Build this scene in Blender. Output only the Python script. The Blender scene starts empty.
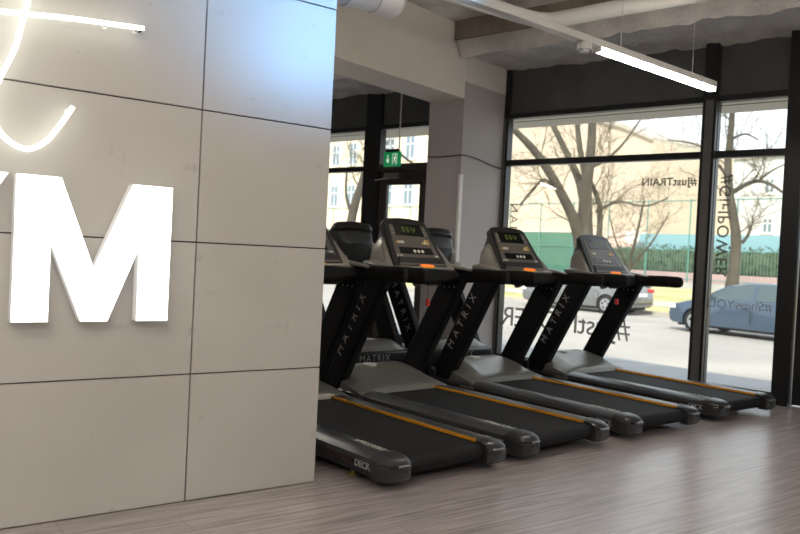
import bpy, bmesh, math, random
from mathutils import Vector, Matrix, noise
C = bpy.context.scene.collection
PI = math.pi
R = math.radians
random.seed(4)

# ------------------------------------------------------------------ materials
def mat(name, color=(.5, .5, .5), rough=.5, metal=0., emit=None, es=0., spec=.5, coat=0.):
    m = bpy.data.materials.new(name); m.use_nodes = True
    b = m.node_tree.nodes['Principled BSDF']
    b.inputs['Base Color'].default_value = (*color, 1)
    b.inputs['Roughness'].default_value = rough
    b.inputs['Metallic'].default_value = metal
    b.inputs['Specular IOR Level'].default_value = spec
    b.inputs['Coat Weight'].default_value = coat
    if emit:
        b.inputs['Emission Color'].default_value = (*emit, 1)
        b.inputs['Emission Strength'].default_value = es
    return m

def noisy(name, c1, c2, scale=4., rough=.7, bump=0., bscale=30., lo=.35, hi=.65, metal=0., detail=5, stretch=None, spec=.5):
    m = mat(name, c1, rough, metal, spec=spec); nt = m.node_tree; b = nt.nodes['Principled BSDF']
    tc = nt.nodes.new('ShaderNodeTexCoord'); mp = nt.nodes.new('ShaderNodeMapping')
    nt.links.new(tc.outputs['Object'], mp.inputs['Vector'])
    if stretch: mp.inputs['Scale'].default_value = stretch
    n = nt.nodes.new('ShaderNodeTexNoise'); n.inputs['Scale'].default_value = scale; n.inputs['Detail'].default_value = detail
    nt.links.new(mp.outputs['Vector'], n.inputs['Vector'])
    r = nt.nodes.new('ShaderNodeValToRGB')
    r.color_ramp.elements[0].position = lo; r.color_ramp.elements[0].color = (*c1, 1)
    r.color_ramp.elements[1].position = hi; r.color_ramp.elements[1].color = (*c2, 1)
    nt.links.new(n.outputs['Fac'], r.inputs['Fac']); nt.links.new(r.outputs['Color'], b.inputs['Base Color'])
    if bump:
        n2 = nt.nodes.new('ShaderNodeTexNoise'); n2.inputs['Scale'].default_value = bscale; n2.inputs['Detail'].default_value = 6
        nt.links.new(mp.outputs['Vector'], n2.inputs['Vector'])
        bp = nt.nodes.new('ShaderNodeBump'); bp.inputs['Strength'].default_value = bump; bp.inputs['Distance'].default_value = .02
        nt.links.new(n2.outputs['Fac'], bp.inputs['Height']); nt.links.new(bp.outputs['Normal'], b.inputs['Normal'])
    return m

def floor_material():
    m = mat('vinyl_planks', rough=.3); nt = m.node_tree; b = nt.nodes['Principled BSDF']
    tc = nt.nodes.new('ShaderNodeTexCoord')
    br = nt.nodes.new('ShaderNodeTexBrick'); br.inputs['Scale'].default_value = 1.
    br.inputs['Brick Width'].default_value = 1.25; br.inputs['Row Height'].default_value = .18
    br.inputs['Mortar Size'].default_value = .0016; br.offset = .37
    br.inputs['Color1'].default_value = (.40, .36, .35, 1); br.inputs['Color2'].default_value = (.445, .40, .388, 1)
    br.inputs['Mortar'].default_value = (.29, .26, .25, 1)
    nt.links.new(tc.outputs['Object'], br.inputs['Vector'])
    mp = nt.nodes.new('ShaderNodeMapping'); mp.inputs['Scale'].default_value = (.8, 14, 1)
    nt.links.new(tc.outputs['Object'], mp.inputs['Vector'])
    n = nt.nodes.new('ShaderNodeTexNoise'); n.inputs['Scale'].default_value = 3.; n.inputs['Detail'].default_value = 8
    nt.links.new(mp.outputs['Vector'], n.inputs['Vector'])
    r = nt.nodes.new('ShaderNodeValToRGB')
    r.color_ramp.elements[0].position = .3; r.color_ramp.elements[0].color = (.62, .62, .62, 1)
    r.color_ramp.elements[1].position = .7; r.color_ramp.elements[1].color = (1.12, 1.1, 1.1, 1)
    nt.links.new(n.outputs['Fac'], r.inputs['Fac'])
    mx = nt.nodes.new('ShaderNodeMix'); mx.data_type = 'RGBA'; mx.blend_type = 'MULTIPLY'; mx.inputs[0].default_value = 1
    nt.links.new(br.outputs['Color'], mx.inputs[6]); nt.links.new(r.outputs['Color'], mx.inputs[7])
    nt.links.new(mx.outputs[2], b.inputs['Base Color'])
    n3 = nt.nodes.new('ShaderNodeTexNoise'); n3.inputs['Scale'].default_value = 2.5; n3.inputs['Detail'].default_value = 4
    nt.links.new(tc.outputs['Object'], n3.inputs['Vector'])
    mr = nt.nodes.new('ShaderNodeMapRange'); mr.inputs['To Min'].default_value = .2; mr.inputs['To Max'].default_value = .32
    b.inputs['Roughness'].default_value = .26; b.inputs['Specular IOR Level'].default_value = .85
    bp = nt.nodes.new('ShaderNodeBump'); bp.inputs['Strength'].default_value = .06; bp.inputs['Distance'].default_value = .01
    nt.links.new(n.outputs['Fac'], bp.inputs['Height']); nt.links.new(bp.outputs['Normal'], b.inputs['Normal'])
    return m

def panel_material():
    m = mat('cement_panels', rough=.42); nt = m.node_tree; b = nt.nodes['Principled BSDF']
    tc = nt.nodes.new('ShaderNodeTexCoord')
    n = nt.nodes.new('ShaderNodeTexNoise'); n.inputs['Scale'].default_value = 1.6; n.inputs['Detail'].default_value = 6
    nt.links.new(tc.outputs['Object'], n.inputs['Vector'])
    r = nt.nodes.new('ShaderNodeValToRGB')
    r.color_ramp.elements[0].position = .3; r.color_ramp.elements[0].color = (.50, .48, .45, 1)
    r.color_ramp.elements[1].position = .7; r.color_ramp.elements[1].color = (.555, .535, .505, 1)
    nt.links.new(n.outputs['Fac'], r.inputs['Fac'])
    n2 = nt.nodes.new('ShaderNodeTexNoise'); n2.inputs['Scale'].default_value = 5.5; n2.inputs['Detail'].default_value = 7; n2.inputs['Roughness'].default_value = .72
    nt.links.new(tc.outputs['Object'], n2.inputs['Vector'])
    r2 = nt.nodes.new('ShaderNodeValToRGB')
    r2.color_ramp.elements[0].position = .62; r2.color_ramp.elements[0].color = (1, 1, 1, 1)
    r2.color_ramp.elements[1].position = .74; r2.color_ramp.elements[1].color = (.68, .67, .66, 1)
    nt.links.new(n2.outputs['Fac'], r2.inputs['Fac'])
    mx = nt.nodes.new('ShaderNodeMix'); mx.data_type = 'RGBA'; mx.blend_type = 'MULTIPLY'; mx.inputs[0].default_value = 1
    nt.links.new(r.outputs['Color'], mx.inputs[6]); nt.links.new(r2.outputs['Color'], mx.inputs[7])
    nt.links.new(mx.outputs[2], b.inputs['Base Color'])
    return m

def glass_material():
    m = bpy.data.materials.new('window_glass'); m.use_nodes = True; nt = m.node_tree
    nt.nodes.remove(nt.nodes['Principled BSDF']); out = nt.nodes['Material Output']
    tr = nt.nodes.new('ShaderNodeBsdfTransparent'); tr.inputs['Color'].default_value = (.95, .965, .955, 1)
    gl = nt.nodes.new('ShaderNodeBsdfGlossy'); gl.inputs['Roughness'].default_value = .02
    df = nt.nodes.new('ShaderNodeBsdfDiffuse'); df.inputs['Color'].default_value = (.8, .8, .78, 1)
    fr = nt.nodes.new('ShaderNodeFresnel'); fr.inputs['IOR'].default_value = 1.5
    a = nt.nodes.new('ShaderNodeMixShader'); b = nt.nodes.new('ShaderNodeMixShader'); b.inputs['Fac'].default_value = .03
    ge = nt.nodes.new('ShaderNodeNewGeometry'); iv = nt.nodes.new('ShaderNodeMath'); iv.operation = 'SUBTRACT'; iv.inputs[0].default_value = 1.
    mu = nt.nodes.new('ShaderNodeMath'); mu.operation = 'MULTIPLY'
    nt.links.new(ge.outputs['Backfacing'], iv.inputs[1]); nt.links.new(iv.outputs[0], mu.inputs[0]); nt.links.new(fr.outputs['Fac'], mu.inputs[1])
    nt.links.new(mu.outputs[0], a.inputs['Fac']); nt.links.new(tr.outputs[0], a.inputs[1]); nt.links.new(gl.outputs[0], a.inputs[2])
    nt.links.new(a.outputs[0], b.inputs[1]); nt.links.new(df.outputs[0], b.inputs[2]); nt.links.new(b.outputs[0], out.inputs['Surface'])
    return m

def mesh_net_material(name, col, alpha):
    m = bpy.data.materials.new(name); m.use_nodes = True; nt = m.node_tree
    b = nt.nodes['Principled BSDF']; b.inputs['Base Color'].default_value = (*col, 1); b.inputs['Roughness'].default_value = .8
    b.inputs['Alpha'].default_value = alpha
    return m

M = dict(
    floor=floor_material(), panels=panel_material(), glass=glass_material(),
    joint=mat('dark_joint', (.03, .03, .032), .8),
    ceiling=noisy('rough_ceiling_plaster', (.40, .36, .32), (.74, .71, .67), 1.1, .9, .9, 16, .40, .52),  # brown patches in the noise stand in for shadows on the ceiling
    beam_rough=noisy('rough_concrete', (.50, .48, .46), (.70, .68, .65), 3., .92, 1.0, 22),
    beamshade=noisy('brown_beam_shade', (.17, .14, .11), (.27, .23, .19), 4., .95),  # brown tone of the shadow band beside the edge beam
    beam_paint=noisy('cream_wall_paint', (.66, .62, .56), (.70, .66, .60), 2., .75, .05),
    column=noisy('mauve_grey_paint', (.395, .365, .355), (.42, .39, .38), 1.5, .6, .05),
    backwall=noisy('warm_grey_wall_paint', (.42, .40, .38), (.46, .44, .42), 1.5, .8),
    frame=mat('black_aluminium', (.012, .012, .013), .35, 0, spec=.4),
    framegrey=mat('dark_grey_aluminium', (.13, .125, .12), .45, .3),
    spandrel=noisy('charcoal_spandrel', (.065, .068, .068), (.085, .088, .087), 3., .38),
    door=mat('brown_black_aluminium', (.045, .036, .030), .4),
    beige=noisy('beige_soffit_render', (.88, .78, .62), (.90, .80, .65), 3., .85),
    sticker=mesh_net_material('dark_grey_vinyl', (.17, .17, .165), .66),
    stickerlight=mesh_net_material('pale_grey_vinyl', (.45, .47, .5), .6),
    black=mat('black_plastic', (.010, .010, .011), .42, spec=.4),
    satin=mat('satin_black_metal', (.005, .005, .006), .45, 0., spec=.22),
    rubber=noisy('black_foam_rubber', (.006, .006, .006), (.009, .009, .009), 20., .75, spec=.2),
    belt=noisy('belt_rubber', (.009, .009, .0095), (.012, .012, .013), 60., .75, .1, 200, spec=.22),
    rail=mat('gunmetal_rail', (.085, .088, .092), .31, .5, spec=.8),
    cap=mat('charcoal_cap_plastic', (.030, .030, .031), .3, spec=.4), bezel=mat('glossy_black_bezel', (.014, .013, .012), .3),
    skirt=mat('black_skirt', (.012, .012, .014), .4),
    hood=noisy('champagne_silver_plastic', (.185, .18, .16), (.21, .203, .182), 8., .36, 0, metal=.45),
    shell=mat('pewter_plastic', (.25, .235, .20), .34, .4),
    shelldark=mat('dark_pewter_plastic', (.05, .053, .054), .4, .2),
    panelgrey=mat('console_grey', (.13, .118, .10), .35, .3),
    screen=mat('console_screen', (.008, .008, .008), .15),
    led=mat('green_led', (.02, .03, .01), .4, emit=(.22, .30, .02), es=.16),
    lip=mat('worn_grey_lip', (.28, .28, .28), .25, .5), brass=mat('brass_foot', (.30, .22, .07), .4, .8),
    keyw=mat('pale_key', (.60, .62, .52), .5), keyy=mat('amber_key', (.60, .38, .10), .5),
    orange=mat('orange_stripe', (.80, .34, .015), .45),
    stop=mat('orange_red_button', (.80, .10, .02), .4, emit=(1, .2, .02), es=.5), stopy=mat('yellow_ring', (.85, .45, .03), .4),
    red=mat('red_plastic', (.6, .02, .015), .4), bolt=mat('steel_bolt', (.6, .6, .6), .3, .9),
    letterpaint=mat('silver_print', (.42, .42, .42), .4, .3), letterdim=mat('dim_red_print', (.07, .035, .03), .5),
    whitepaint=mat('white_gloss_paint', (.74, .73, .70), .4), duct=mat('white_duct_plastic', (.72, .72, .74), .35),
    neon=mat('neon_tube', (.9, .9, .9), .4, emit=(.98, 1., .88), es=2.2),
    letterface=mat('lit_acrylic_face', (.9, .9, .9), .4, emit=(1., .99, .96), es=1.3),
    letterside=mat('lit_acrylic_side', (.85, .85, .84), .4, emit=(1, .99, .97), es=.05),
    lampon=mat('lamp_diffuser', (.9, .9, .9), .4, emit=(1., .92, .82), es=33.),
    uplight=mat('added_uplight_glow', (.9, .9, .9), .4, emit=(1., .92, .82), es=16.),
    green=mat('exit_green', (.0, .16, .055), .35, emit=(0, .35, .1), es=.22), signwhite=mat('sign_white', (.75, .75, .72), .4, emit=(1, 1, .95), es=.35),
    asphalt=noisy('asphalt', (.30, .285, .265), (.39, .365, .33), .35, .9, .1, 40),
    pavement=noisy('pavement_slabs', (.24, .25, .26), (.29, .30, .31), 1.2, .9),
    kerb=noisy('kerb_stone', (.42, .38, .33), (.5, .46, .4), 2., .9),
    grass=noisy('winter_grass', (.36, .36, .13), (.55, .47, .27), .5, .95),
    pinkwall=noisy('pink_low_wall', (.50, .33, .33), (.56, .38, .37), .8, .9),
    plinth=noisy('grey_plinth', (.36, .36, .36), (.42, .42, .42), .8, .9),
    peach=noisy('peach_render', (.585, .485, .385), (.64, .54, .43), .12, .9), pinkbase=noisy('pink_render', (.72, .52, .46), (.78, .58, .52), .2, .9),
    cream=noisy('cream_render', (.70, .62, .48), (.74, .66, .53), .12, .9), greyrender=noisy('grey_white_render', (.62, .65, .66), (.7, .72, .72), .1, .9),
    turq=mat('turquoise_panel', (.25, .44, .48), .7), net=mesh_net_material('green_net', (.06, .20, .14), .78),
    fence=mat('green_fence_steel', (.10, .26, .23), .6), hedge=noisy('hedge_leaves', (.035, .055, .03), (.085, .11, .06), 2.5, .9),
    bark=noisy('tree_bark', (.065, .056, .042), (.10, .088, .066), 2.5, .95, .5, 8), twig=mat('twig_bark', (.15, .125, .085), .95),
    pane_far=mat('far_window_glass', (.20, .27, .33), .25), white=mat('white_board', (.8, .8, .78), .7),
    blue=mat('blue_car_paint', (.045, .078, .125), .22, .25, coat=1.), silver=mat('silver_car_paint', (.20, .205, .20), .25, .45, coat=1.),
    carglass=mat('car_glass', (.05, .08, .09), .06, coat=1.), tyre=mat('tyre_rubber', (.015, .015, .015), .8), rim=mat('alloy_rim', (.45, .45, .46), .3, .8),
    tail=mat('red_tail_lamp', (.60, .03, .03), .25), headlamp=mat('clear_head_lamp', (.75, .78, .8), .1), plate=mat('licence_plate', (.75, .75, .73), .5),
    spotblue=mat('blue_led_lens', (.1, .3, .9), .3, emit=(.25, .5, 1.), es=10),
)

# ------------------------------------------------------------------ mesh helpers
class G:
    def __init__(s): s.v = []; s.f = []; s.m = Matrix.Identity(4)
    def add(s, vs, fs):
        o = len(s.v); s.v += [tuple(s.m @ Vector(p)) for p in vs]; s.f += [tuple(i + o for i in f) for f in fs]; return s
    def box(s, x0, x1, y0, y1, z0, z1):
        return s.add([(x0, y0, z0), (x1, y0, z0), (x1, y1, z0), (x0, y1, z0), (x0, y0, z1), (x1, y0, z1), (x1, y1, z1), (x0, y1, z1)],
                     [(3, 2, 1, 0), (4, 5, 6, 7), (0, 1, 5, 4), (1, 2, 6, 5), (2, 3, 7, 6), (3, 0, 4, 7)])
    def loft(s, rings, caps=True, closed=True):
        n = len(rings[0]); vs = [p for r in rings for p in r]; fs = []
        for i in range(len(rings) - 1):
            for j in range(n if closed else n - 1):
                k = (j + 1) % n
                fs.append((i * n + j, i * n + k, (i + 1) * n + k, (i + 1) * n + j))
        if caps: fs += [tuple(range(n - 1, -1, -1)), tuple((len(rings) - 1) * n + j for j in range(n))]
        return s.add(vs, fs)
    def prism(s, poly, axis, a, b):
        """poly of 2d points extruded along axis: x:(y,z) y:(x,z) z:(x,y)"""
        def P(p, t): return {'x': (t, p[0], p[1]), 'y': (p[0], t, p[1]), 'z': (p[0], p[1], t)}[axis]
        return s.loft([[P(p, a) for p in poly], [P(p, b) for p in poly]])
    def tube(s, pts, rad, n=10, caps=True):
        pts = [Vector(p) for p in pts]; rings = []
        up = None
        for i, p in enumerate(pts):
            r = rad[i] if isinstance(rad, (list, tuple)) else rad
            t = (pts[min(i + 1, len(pts) - 1)] - pts[max(i - 1, 0)]).normalized()
            if up is None:
                up = Vector((0, 0, 1)) if abs(t.z) < .9 else Vector((1, 0, 0))
            a = t.cross(up)
            if a.length < 1e-5: a = t.orthogonal()
            a.normalize(); b = a.cross(t); up = b
            rings.append([tuple(p + a * (math.cos(2 * PI * k / n) * r) + b * (math.sin(2 * PI * k / n) * r)) for k in range(n)])
        return s.loft(rings, caps)
    def disc(s, c, axis, r, h, n=20):
        c = Vector(c); d = Vector(axis).normalized()
        return s.tube([c, c + d * h], r, n)
    def build(s, name, material, parent=None, smooth=True, bevel=0., seg=2, ang=35):
        me = bpy.data.meshes.new(name); me.from_pydata(s.v, [], s.f)
        bm = bmesh.new(); bm.from_mesh(me); bmesh.ops.recalc_face_normals(bm, faces=bm.faces)
        bm.to_mesh(me); bm.free()
        me.materials.append(M[material] if isinstance(material, str) else material)
        if smooth:
            me.polygons.foreach_set('use_smooth', [True] * len(me.polygons)); me.set_sharp_from_angle(angle=R(ang))
        o = bpy.data.objects.new(name, me); C.objects.link(o)
        if parent: o.parent = parent
        if bevel:
            b = o.modifiers.new('bevel', 'BEVEL'); b.width = bevel; b.segments = seg; b.limit_method = 'ANGLE'; b.angle_limit = R(30)
        return o

def tag(o, label=None, cat=None, group=None, kind=None):
    if label: o['label'] = label
    if cat: o['category'] = cat
    if group: o['group'] = group
    if kind: o['kind'] = kind
    return o
def empty(name, loc=(0, 0, 0), rz=0.):
    o = bpy.data.objects.new(name, None); C.objects.link(o); o.location = loc; o.rotation_euler = (0, 0, rz); o.empty_display_size = .1; return o
def struct(o): o['kind'] = 'structure'; return o
def kids(o): return [c for c in C.objects if c.parent == o]
def copy_tree(o, parent=None):
    c = o.copy(); C.objects.link(c); c.parent = parent
    for ch in kids(o): copy_tree(ch, c)
    return c

_text_cache = {}
def text(name, body, size, material, parent, pos, xdir, normal, depth=.002, spacing=1., bold=0.):
    """flat lettering as real mesh; xdir is the reading direction, normal faces the reader"""
    cu = bpy.data.curves.new('lettering', 'FONT'); cu.body = body; cu.size = size; cu.extrude = depth / 2; cu.space_character = spacing
    cu.offset = bold; cu.align_x = 'LEFT'; cu.align_y = 'BOTTOM'; cu.resolution_u = 4
    t = bpy.data.objects.new('lettering', cu); C.objects.link(t)
    dg = bpy.context.evaluated_depsgraph_get(); me = bpy.data.meshes.new_from_object(t.evaluated_get(dg))
    bpy.data.objects.remove(t); me.materials.clear(); me.materials.append(M[material])
    x = Vector(xdir).normalized(); n = Vector(normal).normalized(); u = n.cross(x)
    mt = Matrix((x, u, n)).transposed().to_4x4(); mt.translation = Vector(pos)
    me.transform(mt)
    o = bpy.data.objects.new(name, me); C.objects.link(o)
    if parent: o.parent = parent
    return o

def rot2(p, a): return (p[0] * math.cos(a) - p[1] * math.sin(a), p[0] * math.sin(a) + p[1] * math.cos(a))

# ------------------------------------------------------------------ frames of reference
CAMH = 1.19
TH = R(53.8)
F0 = Vector((math.cos(TH), math.sin(TH), 0)); R0 = Vector((math.sin(TH), -math.cos(TH), 0))
def heading(deg): return F0 * math.cos(R(deg)) + R0 * math.sin(R(deg))
FA = heading(-50.4); FN = heading(39.6)          # along / out through the glazed front
U = 7.65
FM = Matrix((FN, FA, Vector((0, 0, 1)))).transposed().to_4x4()   # local x = outwards (u), y = along (s)
SA = heading(-39.4); SN = heading(50.6)          # along / across the street
SM = Matrix((SN, SA, Vector((0, 0, 1)))).transposed().to_4x4()
def GF(): g = G(); g.m = FM.copy(); return g
def GS(): g = G(); g.m = SM.copy(); return g

# ------------------------------------------------------------------ room shell
S0, S1, U0 = -3.5, 13.5, -5.
CZ = 3.62
struct(GF().box(U0, U + .02, S0, S1, -.08, 0).build('floor', 'floor', smooth=False))
bpy.data.objects['floor'].data.transform(Matrix.Identity(4))
# ceiling with a coarse, uneven underside
g = GF(); nx, ny = 60, 80; vs = []; fs = []
for i in range(nx + 1):
    for j in range(ny + 1):
        u = U0 + (U + .2 - U0) * i / nx; s = S0 + (S1 - S0) * j / ny
        vs.append((u, s, CZ + .035 * noise.noise(Vector((u * 1.7, s * 1.7, 0))) + .015 * noise.noise(Vector((u * 6, s * 6, 3)))))
for i in range(nx):
    for j in range(ny): a = i * (ny + 1) + j; fs.append((a, a + 1, a + ny + 2, a + ny + 1))
n0 = len(vs); g.add(vs, fs); g.box(U0 - .2, U + .2, S0 - .2, S1 + .2, CZ + .08, CZ + .9)
struct(g.build('ceiling', 'ceiling'))
struct(GF().box(U0 - .2, U0, S0 - .2, S1 + .2, 0, CZ + .1).build('wall_back', 'backwall', smooth=False))
struct(GF().box(U0, U + .2, S1, S1 + .2, 0, CZ + .1).build('wall_left', 'backwall', smooth=False))
struct(GF().box(U0, U + .2, S0 - .2, S0, 0, CZ + .1).build('wall_right', 'backwall', smooth=False))
# cement-panel wall
WY = 3.421; WX = 2.028
g = G(); zs = [0.004] + [.588 + .604 * k for k in range(6)]; zs[-1] = CZ - .02
xs = [WX, 1.347, .147, -1.053, -2.253, -3.453]
for zi in range(len(zs) - 1):
    for xi in range(len(xs) - 1):
        g.box(xs[xi + 1] + .003, xs[xi] - (.003 if xi else 0), WY, WY + .016, zs[zi] + (.003 if zi else 0), zs[zi + 1] - .003)
wf = struct(g.build('wall_front', 'panels', bevel=.0015, seg=1))
struct(G().box(-3.453, WX - .003, WY + .012, WY + .14, 0, CZ).build('wall_front_backing', 'joint', wf, smooth=False))
# column and downstand beam
struct(GF().box(6.80, U - .01, 4.85, 5.316, 0, 3.06).build('wall_column', 'column', bevel=.006))
struct(GF().box(6.799, U - .012, 4.848, 5.318, 3.05, CZ).build('trim_1', 'beam_paint', bevel=.006))
struct(GF().box(U0, 6.81, 4.852, 5.314, 2.868, CZ).build('trim_2', 'beam_paint', bevel=.006))
struct(GF().box(6.775, 6.83, 4.835, 4.865, 1.02, 2.06).build('trim_3', 'whitepaint', bevel=.004))  # white strip standing in for the streak of sunlight on the column corner
# rough concrete edge beam above the glazing
g = GF(); n = 170; rings = []
prof = [(6.62, CZ + .02), (6.60, 3.44), (6.66, 3.27), (6.9, 3.345), (7.2, 3.335), (7.45, 3.345), (7.64, 3.33), (7.66, CZ + .02)]
for i in range(n + 1):
    s = 4.83 - (4.83 - S0) * i / n
    rings.append([(u + .05 * noise.noise(Vector((s * 2.2, u * 3, k))), s, z + (0 if z > 3.6 else .035 * noise.noise(Vector((s * 2.4, u * 2.4, 1))) + .03 * noise.noise(Vector((s * 8, u * 8, 2))))) for k, (u, z) in enumerate(prof)])
g.loft(rings); struct(g.build('trim_4', 'beam_rough', ang=60))
g = GF(); rings = []
for i in range(n + 1):
    s = 5.33 + (S1 - 5.33) * i / n
    rings.append([(u + .05 * noise.noise(Vector((s * 2.2, u * 3, k))), s, z - .06 * (z < 3.6) + (0 if z > 3.6 else .05 * noise.noise(Vector((s * 2.0, u * 2, 1))))) for k, (u, z) in enumerate(prof)])
g.loft(rings); struct(g.build('trim_5', 'beam_rough', ang=60))

g = GF(); g.box(6.55, 6.585, S0, 4.84, 3.43, CZ + .03); struct(g.build('trim_16', 'beamshade', smooth=False))  # brown strip painting the shadow band along the beam's inner side
# ------------------------------------------------------------------ glazed front
def window(idx, s0, s1, z0=.02, transom=True, left=.06, right=.06):
    w = struct(empty('window_%d' % idx)); 
    f = GF()
    f.box(U - .035, U + .05, s0, s0 + right, z0, 2.70); f.box(U - .035, U + .05, s1 - left, s1, z0, 2.70)
    f.box(U - .035, U + .05, s0, s1, z0, z0 + .075)
    f.box(U - .045, U + .05, s0, s1, 2.245, 2.31)
    f.box(U - .045, U + .06, s0, s1, 2.78, 2.835)
    f.box(U - .035, U + .05, s0, s0 + right, 2.7, 2.79); f.box(U - .035, U + .05, s1 - left, s1, 2.7, 2.79)
    f.build('frame', 'frame', w, bevel=.004)
    GF().box(U + .004, U + .014, s0 + right, s1 - left, z0 + .07, 2.25).build('pane', 'glass', w, smooth=False)
    GF().box(U + .004, U + .014, s0 + right, s1 - left, 2.305, 2.785).build('pane', 'glass', w, smooth=False)
    GF().box(U + .05, U + .06, s0, s1, 2.752, 2.758).build('glazing_wire', 'frame', w, smooth=False)
    GF().box(U - .01, U + .03, s0, s1, 2.83, 3.42).build('spandrel_panel', 'spandrel', w, smooth=False)
    return w
w1 = window(1, 2.585, 4.83, right=.015, left=.03)
w2 = window(2, 1.83, 2.48, right=.015, left=.015)
w3 = window(3, 6.96, 9.3); w4 = window(4, 9.3, 11.6); w5 = window(5, 11.6, S1)
w6 = window(6, S0, .42)
w7 = window(7, 5.318, 5.93)
# mullions: black cheeks with a grey face
def mullion(k, s0, s1, d=.09, grey=True):
    struct(GF().box(U - d, U + .06, s0, s1, 0, 3.44).build('trim_%d' % k, 'frame', bevel=.003))
    if grey: struct(GF().box(U - d - .006, U - d + .004, s0 + .025, s1 - .030, .03, 2.79).build('trim_%d' % (k + 1), 'framegrey', smooth=False))
mullion(6, 2.47, 2.60)
mullion(8, 1.70, 1.84, .13, False)
mullion(10, 4.79, 4.935, .05)
mullion(12, 6.72, 6.99, .05, False)
# floor-level kerb of the front
struct(GF().box(U - .03, U + .1, 1.84, 4.85, -.02, .02).build('trim_14', 'frame', smooth=False))
# exterior soffit over the glazing and upper storeys of the building
struct(GF().box(U + .07, U + .73, S0, S1, 2.81, 3.3).build('trim_15', 'beige', smooth=False))
struct(GF().box(U + .06, U + .73, S0, S1, 3.3, 4.5).build('wall_upper', 'peach', smooth=False))

# exit door beyond the column
d = struct(empty('door_1'))
f = GF(); f.box(U - .03, U + .05, 5.93, 6.0, 0, 2.25); f.box(U - .03, U + .05, 6.655, 6.73, 0, 2.25); f.box(U - .03, U + .05, 5.93, 6.73, 2.11, 2.25)
f.box(U - .06, U + .05, 5.93, 6.73, 2.235, 2.325); f.build('frame', 'door', d, bevel=.004)
f = GF(); f.box(U - .02, U + .03, 6.0, 6.06, .01, 2.11); f.box(U - .02, U + .03, 6.60, 6.655, .01, 2.11); f.box(U - .02, U + .03, 6.0, 6.655, 2.06, 2.11); f.box(U - .02, U + .03, 6.0, 6.655, .01, .16)
lf = f.build('door_leaf', 'door', d, bevel=.003)
GF().box(U + .0, U + .01, 6.05, 6.61, .15, 2.07).build('pane', 'glass', lf, smooth=False)
g = GF(); g.tube([(U - .07, 6.09, .95), (U - .07, 6.09, 1.25)], .012); g.tube([(U - .07, 6.09, .98), (U, 6.09, .98)], .008); g.tube([(U - .07, 6.09, 1.22), (U, 6.09, 1.22)], .008)
g.build('door_handle', 'bolt', lf)
cl = GF().box(U - .10, U - .035, 6.36, 6.60, 2.135, 2.205).build('door_closer', 'shell', d, bevel=.008)
GF().tube([(U - .07, 6.48, 2.14), (U - .13, 6.62, 2.125), (U - .05, 6.78, 2.12)], .008, 8).build('closer_arm', 'bolt', cl)
GF().box(U + .004, U + .014, 5.99, 6.72, 2.32, 2.785).build('fanlight_pane', 'glass', d, smooth=False)
GF().box(U - .04, U + .06, 5.93, 6.73, 2.78, 2.835).build('head_rail', 'frame', d, smooth=False)
GF().box(U - .01, U + .03, 5.9, 6.75, 2.83, 3.42).build('spandrel_panel', 'spandrel', d, smooth=False)
# black door at the right edge
d2 = struct(empty('door_2'))
f = GF(); f.box(U - .05, U + .04, .42, 1.70, 2.25, 2.33); f.box(U - .05, U + .04, .42, .50, 0, 2.3); f.box(U - .05, U + .04, .42, 1.7, 2.78, 2.84)
f.build('frame', 'frame', d2, bevel=.004)
lf = GF().box(U - .03, U + .02, .50, 1.69, .01, 2.25).build('door_leaf', 'frame', d2, bevel=.004)
g = GF(); g.box(U - .038, U - .03, .62, 1.60, .25, 1.0); g.box(U - .038, U - .03, .62, 1.60, 1.1, 2.1); g.build('leaf_panel', 'spandrel', lf, bevel=.004)
g = GF(); g.tube([(U - .09, 1.60, .7), (U - .09, 1.60, 1.5)], .014); g.tube([(U - .09, 1.6, .8), (U - .02, 1.6, .8)], .008); g.tube([(U - .09, 1.6, 1.4), (U - .02, 1.6, 1.4)], .008); g.build('door_handle', 'frame', lf)
GF().box(U + .004, U + .014, .5, 1.7, 2.33, 2.78).build('fanlight_pane', 'glass', d2, smooth=False)
GF().box(U - .01, U + .03, .42, 1.75, 2.83, 3.42).build('spandrel_panel', 'spandrel', d2, smooth=False)

# lettering on the glass, readable from the street
def ftext(w, body, size, s, z, xd, mt='sticker', sp=1., bold=0., off=-.004):
    p = FM @ Vector((U + off, s, z)); d = {'a': FA, 'up': Vector((0, 0, 1)), 'down': Vector((0, 0, -1))}[xd]
    return text('vinyl_lettering', body, size, mt, w, p, d, FN, .001, sp, bold)
ftext(w1, '#JustTRAIN', .108, 2.645, 1.972, 'a', sp=1.04, bold=.003)
ftext(w1, '#JustMOVER', .31, 3.235, .365, 'a', sp=.92)
ftext(w1, 'WOMAN', .148, 4.762, 1.125, 'up', sp=1.32)
ftext(w2, '#GirlPOWER', .155, 2.29, 2.09, 'down', sp=1.14, bold=.002)
ftext(w2, '#ShowYOUR', .115, 1.90, .80, 'a', 'stickerlight', sp=1.02)

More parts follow.
